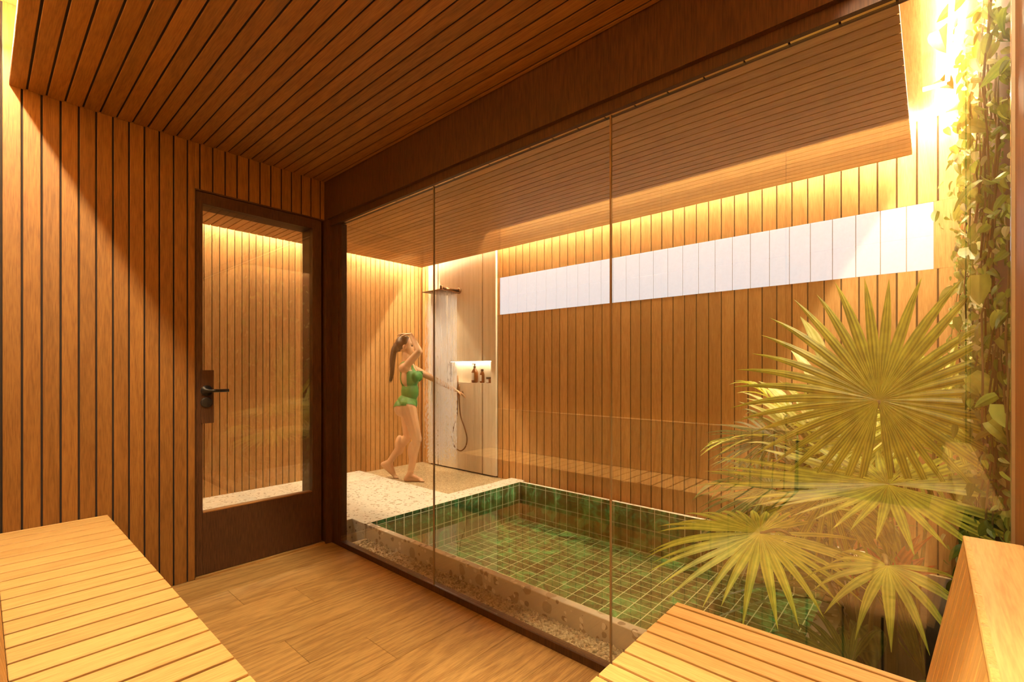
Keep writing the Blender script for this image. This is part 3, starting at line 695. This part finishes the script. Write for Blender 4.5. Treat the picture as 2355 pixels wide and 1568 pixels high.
# broad leaf helpers
def blade(bm, uvl, p, d, up, L_, W_, curl=0.3, K=6, heart=False):
    d = d.normalized(); t = d.cross(up); t = t.normalized() if t.length > 1e-4 else Vector((1, 0, 0)); n = t.cross(d)
    rows = []
    for j in range(K + 1):
        u = j / K
        if heart: hw = W_ * 0.5 * (math.sin(math.pi * min(1, (0.18 + 0.82 * u))) ** 0.75) * (1.15 - 0.4 * u) + 0.0003
        else: hw = W_ * 0.5 * (math.sin(math.pi * (0.06 + 0.94 * u)) ** 0.9) + 0.0003
        if j == K: hw = 0.0003
        q = p + d * L_ * u - n * (curl * L_ * u * u)
        rows.append((bm.verts.new(q - t * hw + n * hw * 0.35), bm.verts.new(q), bm.verts.new(q + t * hw + n * hw * 0.35)))
    for j in range(K):
        for q in (0, 1):
            f = bm.faces.new((rows[j][q], rows[j][q + 1], rows[j + 1][q + 1], rows[j + 1][q]))
            for l, (uu, vv) in zip(f.loops, ((q / 2, j / K), ((q + 1) / 2, j / K), ((q + 1) / 2, (j + 1) / K), (q / 2, (j + 1) / K))): l[uvl].uv = (uu, vv)
def leafy(name, label, base, n, L0, W0, mat, seed, elev=(0.4, 1.2), rise=0.0, stalk=0.0, curl=0.4, cat='plant', aim=None):
    rnd = random.Random(seed); r = empty(name, base, label=label, cat=cat)
    for i in range(n):
        a = rnd.uniform(0, 2 * math.pi) if aim is None else rnd.uniform(*aim); e = rnd.uniform(*elev)
        d = Vector((math.cos(a) * math.cos(e), math.sin(a) * math.cos(e), math.sin(e)))
        bm = bmesh.new(); uvl = bm.loops.layers.uv.new('uv'); sl = stalk * rnd.uniform(0.6, 1.2)
        p = Vector((0, 0, rise * rnd.random())) + d * sl
        blade(bm, uvl, p, d + Vector((0, 0, -0.25)) if stalk else d, Vector((0, 0, 1)), L0 * rnd.uniform(0.75, 1.2), W0 * rnd.uniform(0.8, 1.2), curl * rnd.uniform(0.6, 1.4))
        if stalk: tube_bm(bm, [Vector((0, 0, 0)), d * sl * 0.5 + Vector((0, 0, 0.02)), p], 0.003, 5)
        bm_obj('leaf', bm, mat, r)
    return r
leafy('peace_lily', 'pale broad-leaved plant between feather palm and planted wall', (-0.40, 3.30, -0.05), 26, 0.30, 0.085, IVYY, 31, (1.05, 1.45), 0.3, 0.78, 0.5, aim=(2.2, 4.6))
leafy('broadleaf_plant', 'green broad-leaved plant under the tall fan palm', (-0.02, 2.50, -0.05), 20, 0.24, 0.07, PALMG, 32, (0.8, 1.35), 0.15, 0.45, 0.5, aim=(1.9, 4.3))
leafy('bromeliad', 'red-leaved bromeliad at the foot of the tall fan palm', (-0.12, 2.42, 0.28), 12, 0.24, 0.055, REDL, 33, (0.5, 1.3), 0.0, 0.0, 0.3)
tube('stem', [(0, 0, -0.33), (0, 0, -0.1), (0, 0, 0.02)], 0.02, STEM, D.objects['bromeliad'])
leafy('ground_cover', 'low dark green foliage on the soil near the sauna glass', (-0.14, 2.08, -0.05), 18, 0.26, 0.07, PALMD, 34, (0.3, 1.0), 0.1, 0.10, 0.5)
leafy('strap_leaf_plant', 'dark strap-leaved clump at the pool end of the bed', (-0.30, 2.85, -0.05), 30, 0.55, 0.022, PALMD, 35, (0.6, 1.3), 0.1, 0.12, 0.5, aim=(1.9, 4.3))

# ---- planted wall
gwall = empty('planted_wall', (0.2, 2.8, 0.0), label='tall wall of climbing ivy and pothos at the right behind the glass', cat='planted wall')
box('backing_panel', (0.175, 1.66, -0.05), (0.20, 3.83, 2.68), simple('felt', (0.13, 0.07, 0.026), 0.95), gwall, 0)
rnd = random.Random(11)
leafmeshes = []
for k in range(8):
    bm = bmesh.new(); uvl = bm.loops.layers.uv.new('uv'); big = k >= 5
    L_ = 0.105 if big else 0.06; blade(bm, uvl, Vector((0, 0, 0)), Vector((0, -0.1 * (k % 3), -1)), Vector((-1, 0.2 * (k % 2), 0.2)), L_, L_ * (0.42 if k % 2 else 0.62), 0.25 + 0.1 * (k % 3), 5, heart=True)
    me = D.meshes.new('ivy_leaf'); bm.to_mesh(me); bm.free(); me.materials.append((IVY, IVY, IVYG, IVY, IVYL, IVY, IVYG, IVYG)[k]); leafmeshes.append(me)
def leafpose():
    y = rnd.uniform(1.68, 3.80); z = rnd.uniform(-0.02, 2.70); x = 0.170 - abs(rnd.gauss(0, 0.022 + 0.022 * min(1, (y - 1.68) / 0.9))) - 0.012 * math.sin(z * 7 + y * 5)
    x = max(x, 0.02)
    return Vector((x, y, z)), (rnd.uniform(-0.9, 0.9), rnd.uniform(-0.7, 0.9), rnd.uniform(-1.6, 1.6)), rnd.uniform(0.5, 0.8 if y < 2.2 else 1.2)
for k in range(300):
    p, r_, s_ = leafpose()
    if k < 130: p.y = 1.68 + (p.y - 1.68) * 0.45
    o = link('leaf', leafmeshes[rnd.randrange(8)], None, gwall, p - gwall.location); o.rotation_euler = r_; o.scale = (s_,) * 3
allv = []; allf = []; uvs = []; mi = []
mats = [IVY, IVYG, IVYL]
for k in range(1700):
    p, r_, s_ = leafpose(); me = leafmeshes[rnd.choice((0, 1, 2, 3, 4, 5, 0, 1))]
    from mathutils import Euler
    M = Matrix.Translation(p - gwall.location) @ Euler(r_).to_matrix().to_4x4() @ Matrix.Scale(s_ * 0.8, 4)
    b0 = len(allv); allv += [tuple(M @ v.co) for v in me.vertices]
    ul = me.uv_layers[0].data; m_ = mats.index(me.materials[0]) if rnd.random() < 0.85 else 0
    for f in me.polygons:
        allf.append([b0 + i for i in f.vertices]); mi.append(m_); uvs += [tuple(ul[l].uv) for l in f.loop_indices]
me = D.meshes.new('foliage'); me.from_pydata(allv, [], allf); ul = me.uv_layers.new(name='uv')
for i, c in enumerate(uvs): ul.data[i].uv = c
for m_ in mats: me.materials.append(m_)
for f, m_ in zip(me.polygons, mi): f.material_index = m_
tag(link('foliage', me, None, gwall), kind='stuff')
# bare vines
bm = bmesh.new()
for k in range(26):
    y = rnd.uniform(1.7, 3.78); z = rnd.uniform(1.2, 2.7); pts = [Vector((0.15, y, z))]
    for j in range(6): pts.append(pts[-1] + Vector((rnd.uniform(-.02, .012), rnd.uniform(-.07, .07), -rnd.uniform(.1, .22))))
    tube_bm(bm, [q - gwall.location for q in pts], 0.0028, 5)
tag(bm_obj('vines', bm, STEM, gwall, smooth=True), kind='stuff')

# ================================================================== PERSON
def to_mesh_remesh(name, bm, voxel, smooth_it, mat, parent=None):
    me = D.meshes.new(name + '_raw'); bm.to_mesh(me); bm.free()
    t = D.objects.new('temp', me); COL.objects.link(t)
    md = t.modifiers.new('r', 'REMESH'); md.mode = 'VOXEL'; md.voxel_size = voxel; md.use_smooth_shade = True
    sm = t.modifiers.new('s', 'SMOOTH'); sm.factor = 0.5; sm.iterations = smooth_it
    dg = bpy.context.evaluated_depsgraph_get(); dg.update()
    out = D.meshes.new_from_object(t.evaluated_get(dg)); out.name = name
    D.objects.remove(t); D.meshes.remove(me)
    out.materials.clear(); out.materials.append(mat)
    for p in out.polygons: p.use_smooth = True
    return link(name, out, None, parent)
# local frame: s = forward (screen right), d = away, h = up
PS = Vector((-4.243, 3.13, -0.03)); FS = Vector((math.sin(math.radians(48.43)), math.cos(math.radians(48.43)), 0)); FD = Vector((-FS.y, FS.x, 0))
def W(s, d, h): return FS * s + FD * d + Vector((0, 0, h))
def cap(bm, a, b, ra, rb, seg=12, n=5):
    a, b = Vector(a), Vector(b); ax = (b - a); L_ = ax.length; ax.normalize(); ref = Vector((0, 0, 1)) if abs(ax.z) < 0.9 else Vector((1, 0, 0)); u = ax.cross(ref).normalized(); v = ax.cross(u)
    prof = [(-ra * math.cos(t), ra * math.sin(t)) for t in [math.pi / 2 * i / n for i in range(1, n + 1)]] + [(L_ + rb * math.sin(t), rb * math.cos(t)) for t in [math.pi / 2 * i / n for i in range(0, n)]]
    rings = [[bm.verts.new(a + ax * z + (u * math.cos(2 * math.pi * k / seg) + v * math.sin(2 * math.pi * k / seg)) * r) for k in range(seg)] for z, r in prof]
    p0 = bm.verts.new(a - ax * ra); p1 = bm.verts.new(b + ax * rb)
    for A, B in zip(rings, rings[1:]):
        for k in range(seg): bm.faces.new((A[k], A[(k + 1) % seg], B[(k + 1) % seg], B[k]))
    for k in range(seg): bm.faces.new((p0, rings[0][(k + 1) % seg], rings[0][k])); bm.faces.new((p1, rings[-1][k], rings[-1][(k + 1) % seg]))
def ell(bm, c, r, axes=None):
    q = bmesh.ops.create_uvsphere(bm, u_segments=20, v_segments=14, radius=1)
    A = axes or (FS, FD, Vector((0, 0, 1)))
    M = Matrix(((A[0].x * r[0], A[1].x * r[1], A[2].x * r[2], 0), (A[0].y * r[0], A[1].y * r[1], A[2].y * r[2], 0), (A[0].z * r[0], A[1].z * r[1], A[2].z * r[2], 0), (0, 0, 0, 1)))
    bmesh.ops.transform(bm, matrix=Matrix.Translation(Vector(c)) @ M, verts=q['verts'])
person = empty('person', PS, label='woman in a green one-piece swimsuit with long dark hair stepping toward the shower, arm outstretched', cat='person')
def skin_mat():
    m, nt, b, N, L = nodes('skin'); b.inputs['Base Color'].default_value = (0.60, 0.34, 0.18, 1); b.inputs['Roughness'].default_value = 0.5
    b.inputs['Subsurface Weight'].default_value = 0.08; b.inputs['Subsurface Radius'].default_value = (0.02, 0.008, 0.004); return m
bm = bmesh.new()
# torso: slight forward lean, arched back
hip = W(-0.035, 0.0, 0.80); 
ell(bm, W(-0.045, 0, 0.835), (0.105, 0.158, 0.105)); ell(bm, W(-0.085, -0.07, 0.79), (0.085, 0.085, 0.095)); ell(bm, W(-0.085, 0.07, 0.79), (0.085, 0.085, 0.095))
ell(bm, W(-0.015, 0, 0.965), (0.088, 0.122, 0.13)); ell(bm, W(-0.02, 0, 1.12), (0.098, 0.142, 0.14)); ell(bm, W(-0.045, 0, 1.22), (0.085, 0.155, 0.075))
ell(bm, W(0.052, -0.066, 1.125), (0.055, 0.058, 0.058)); ell(bm, W(0.052, 0.066, 1.125), (0.055, 0.058, 0.058))
cap(bm, W(-0.055, 0, 1.25), W(-0.05, 0, 1.355), 0.056, 0.050)
# head (chin forward), face toward +s
HC_ = W(-0.055, 0.0, 1.455)
ell(bm, HC_ + W(-0.012, 0, 0.022), (0.092, 0.072, 0.088)); ell(bm, HC_ + W(0.028, 0, -0.030), (0.060, 0.055, 0.078)); ell(bm, HC_ + W(0.055, 0, -0.085), (0.028, 0.030, 0.024))
cap(bm, HC_ + W(0.080, 0, 0.010), HC_ + W(0.101, 0, -0.026), 0.009, 0.012); ell(bm, HC_ + W(0.082, 0, -0.058), (0.012, 0.022, 0.008)); ell(bm, HC_ + W(0.081, 0, -0.070), (0.011, 0.019, 0.008))
ell(bm, HC_ + W(0.074, 0, 0.028), (0.014, 0.045, 0.012))
for sg in (-1, 1): ell(bm, HC_ + W(-0.005, sg * 0.072, -0.012), (0.018, 0.010, 0.030))
# legs
def leg(hx, hd, hh, k, a, heel, toe, dd):
    cap(bm, W(hx, hd, hh), W(k[0], dd, k[1]), 0.088, 0.052); cap(bm, W(k[0], dd, k[1]), W(a[0], dd, a[1]), 0.050, 0.033)
    m = ((k[0] * 0.65 + a[0] * 0.35) - 0.02, k[1] * 0.65 + a[1] * 0.35); ell(bm, W(m[0], dd, m[1]), (0.052, 0.052, 0.11))
    ell(bm, W(k[0] + 0.012, dd, k[1]), (0.045, 0.045, 0.05))
    cap(bm, W(a[0], dd, a[1]), W(heel[0], dd, heel[1] + 0.028), 0.034, 0.028)
    cap(bm, W(heel[0], dd, heel[1] + 0.026), W(toe[0] - 0.045, dd, toe[1] + 0.020), 0.027, 0.021); cap(bm, W(a[0] + 0.01, dd, a[1] - 0.02), W(toe[0] - 0.05, dd, toe[1] + 0.022), 0.028, 0.020)
    cap(bm, W(toe[0] - 0.05, dd - 0.018, toe[1] + 0.018), W(toe[0] - 0.045, dd + 0.022, toe[1] + 0.018), 0.018, 0.016)
    for i in range(5):
        cap(bm, W(toe[0] - 0.045, dd - 0.030 + i * 0.014, toe[1] + 0.012), W(toe[0] - 0.004 - 0.006 * i, dd - 0.034 + i * 0.015, toe[1] + 0.009), 0.010 - 0.0008 * i, 0.009 - 0.0008 * i, 8, 3)
leg(-0.020, -0.075, 0.80, (0.075, 0.455), (0.005, 0.085), (-0.040, 0.0), (0.165, 0.0), -0.075)
leg(-0.060, 0.075, 0.80, (-0.055, 0.47), (-0.262, 0.175), (-0.330, 0.125), (-0.150, 0.0), 0.085)
def hand(wr, dirv, palm_n, open_=0.25, grip=0.0, mirror=1):
    """wr wrist; dirv fingers; palm_n palm normal (the side fingers curl to)"""
    f = dirv.normalized(); n = (palm_n - f * palm_n.dot(f)).normalized(); t = f.cross(n) * mirror
    for k in range(4):
        o_ = (k - 1.5) * 0.0185; cap(bm, wr + f * 0.005 + t * o_ * 0.7, wr + f * 0.082 + t * o_, 0.014, 0.011, 8, 3)
    for k, ln in enumerate((0.066, 0.078, 0.072, 0.056)):
        o_ = (k - 1.5) * 0.0195; p = wr + f * 0.082 + t * o_; ang = grip
        for q in range(3):
            ang += open_ * (0.6 if q == 0 else 1.0); dn = f * math.cos(ang) + n * math.sin(ang) + t * (k - 1.5) * 0.06
            p2 = p + dn * ln * (0.42, 0.32, 0.26)[q]; cap(bm, p, p2, 0.0088 - 0.0008 * q, 0.0080 - 0.0008 * q, 8, 3); p = p2
    p = wr + f * 0.02 - t * 0.026; p2 = p + (f * 0.6 - t * 0.75 + n * 0.35).normalized() * 0.042; p3 = p2 + (f * 0.9 - t * 0.2 + n * 0.5).normalized() * 0.032
    cap(bm, p, p2, 0.0125, 0.010, 8, 3); cap(bm, p2, p3, 0.010, 0.0085, 8, 3)
# far arm reaching to the hose
sh = W(-0.03, 0.135, 1.225); el = W(0.225, 0.235, 1.085); wr = W(0.435, 0.335, 0.965)
ell(bm, sh, (0.052, 0.052, 0.052)); cap(bm, sh, el, 0.044, 0.034); cap(bm, el, wr, 0.035, 0.022)
hand(wr, (wr - el), Vector((0, 0, -1)), 0.22, 0.05, 1)
# near arm raised, hand resting on top of the head
sh2 = W(-0.035, -0.15, 1.225); el2 = W(0.125, -0.20, 1.395); wr2 = W(0.015, -0.10, 1.575)
ell(bm, sh2, (0.052, 0.052, 0.052)); cap(bm, sh2, el2, 0.044, 0.035); cap(bm, el2, wr2, 0.036, 0.023)
hand(wr2, W(-0.9, 0.35, 0.10), Vector((0, 0, -1)), 0.22, 0.05, -1)
SKIN = skin_mat()
body = to_mesh_remesh('body', bm, 0.0058, 4, SKIN, person)
# swimsuit: the torso skin, lifted 4 mm
bm = bmesh.new(); bm.from_mesh(body.data)
def loc(v): return v.dot(FS), v.dot(FD), v.z
def insuit(v):
    s, d, h = loc(v)
    if abs(d) > 0.175 or s > 0.14 or s < -0.22: return False
    low = 0.760 + max(0, (abs(d) - 0.02)) * 0.45 + (0.0 if s < -0.02 else 0.02)
    top = 1.185 - 0.25 * max(0, -(s + 0.0)) if s > -0.02 else 1.02
    strap = 0.055 < abs(d) < 0.10 and h < 1.285 and (s > -0.10)
    if abs(d) > 0.145 and h > 1.06: return False
    return h > low and (h < top or (strap and h > 1.0))
bmesh.ops.delete(bm, geom=[f for f in bm.faces if not insuit(f.calc_center_median())], context='FACES')
bm.normal_update()
for v in bm.verts: v.co += v.normal * 0.004
gs = bm_obj('swimsuit', bm, simple('green_swimsuit', (0.045, 0.19, 0.03), 0.55), person, smooth=True); tag(gs, 'green swimsuit')
# hair
bm = bmesh.new(); ell(bm, HC_ + W(-0.028, 0, 0.034), (0.090, 0.080, 0.090)); ell(bm, HC_ + W(-0.085, 0, 0.0), (0.05, 0.055, 0.06))
P = bez([HC_ + W(-0.10, 0, 0.02), HC_ + W(-0.135, 0, -0.06), HC_ + W(-0.150, 0, -0.17), HC_ + W(-0.155, 0, -0.30), HC_ + W(-0.165, 0, -0.37)], 5)
for i, (a, b) in enumerate(zip(P, P[1:])):
    r = 0.036 * (1 - (i / len(P)) ** 2 * 0.75); cap(bm, a, b, r, r)
for k in range(7): cap(bm, HC_ + W(-0.135, (k - 3) * 0.009, -0.08), HC_ + W(-0.175, (k - 3) * 0.012, -0.40 + 0.02 * (k % 3)), 0.012, 0.004, 8, 3)
hair = to_mesh_remesh('hair', bm, 0.006, 3, simple('dark_brown_hair', (0.045, 0.022, 0.012), 0.45), person)
# eyes
for sg in (-1, 1):
    bm = bmesh.new(); ell(bm, HC_ + W(0.068, sg * 0.028, 0.004), (0.011, 0.012, 0.010)); bm_obj('eye', bm, simple('eye_dark', (0.03, 0.02, 0.015), 0.2), person, smooth=True)
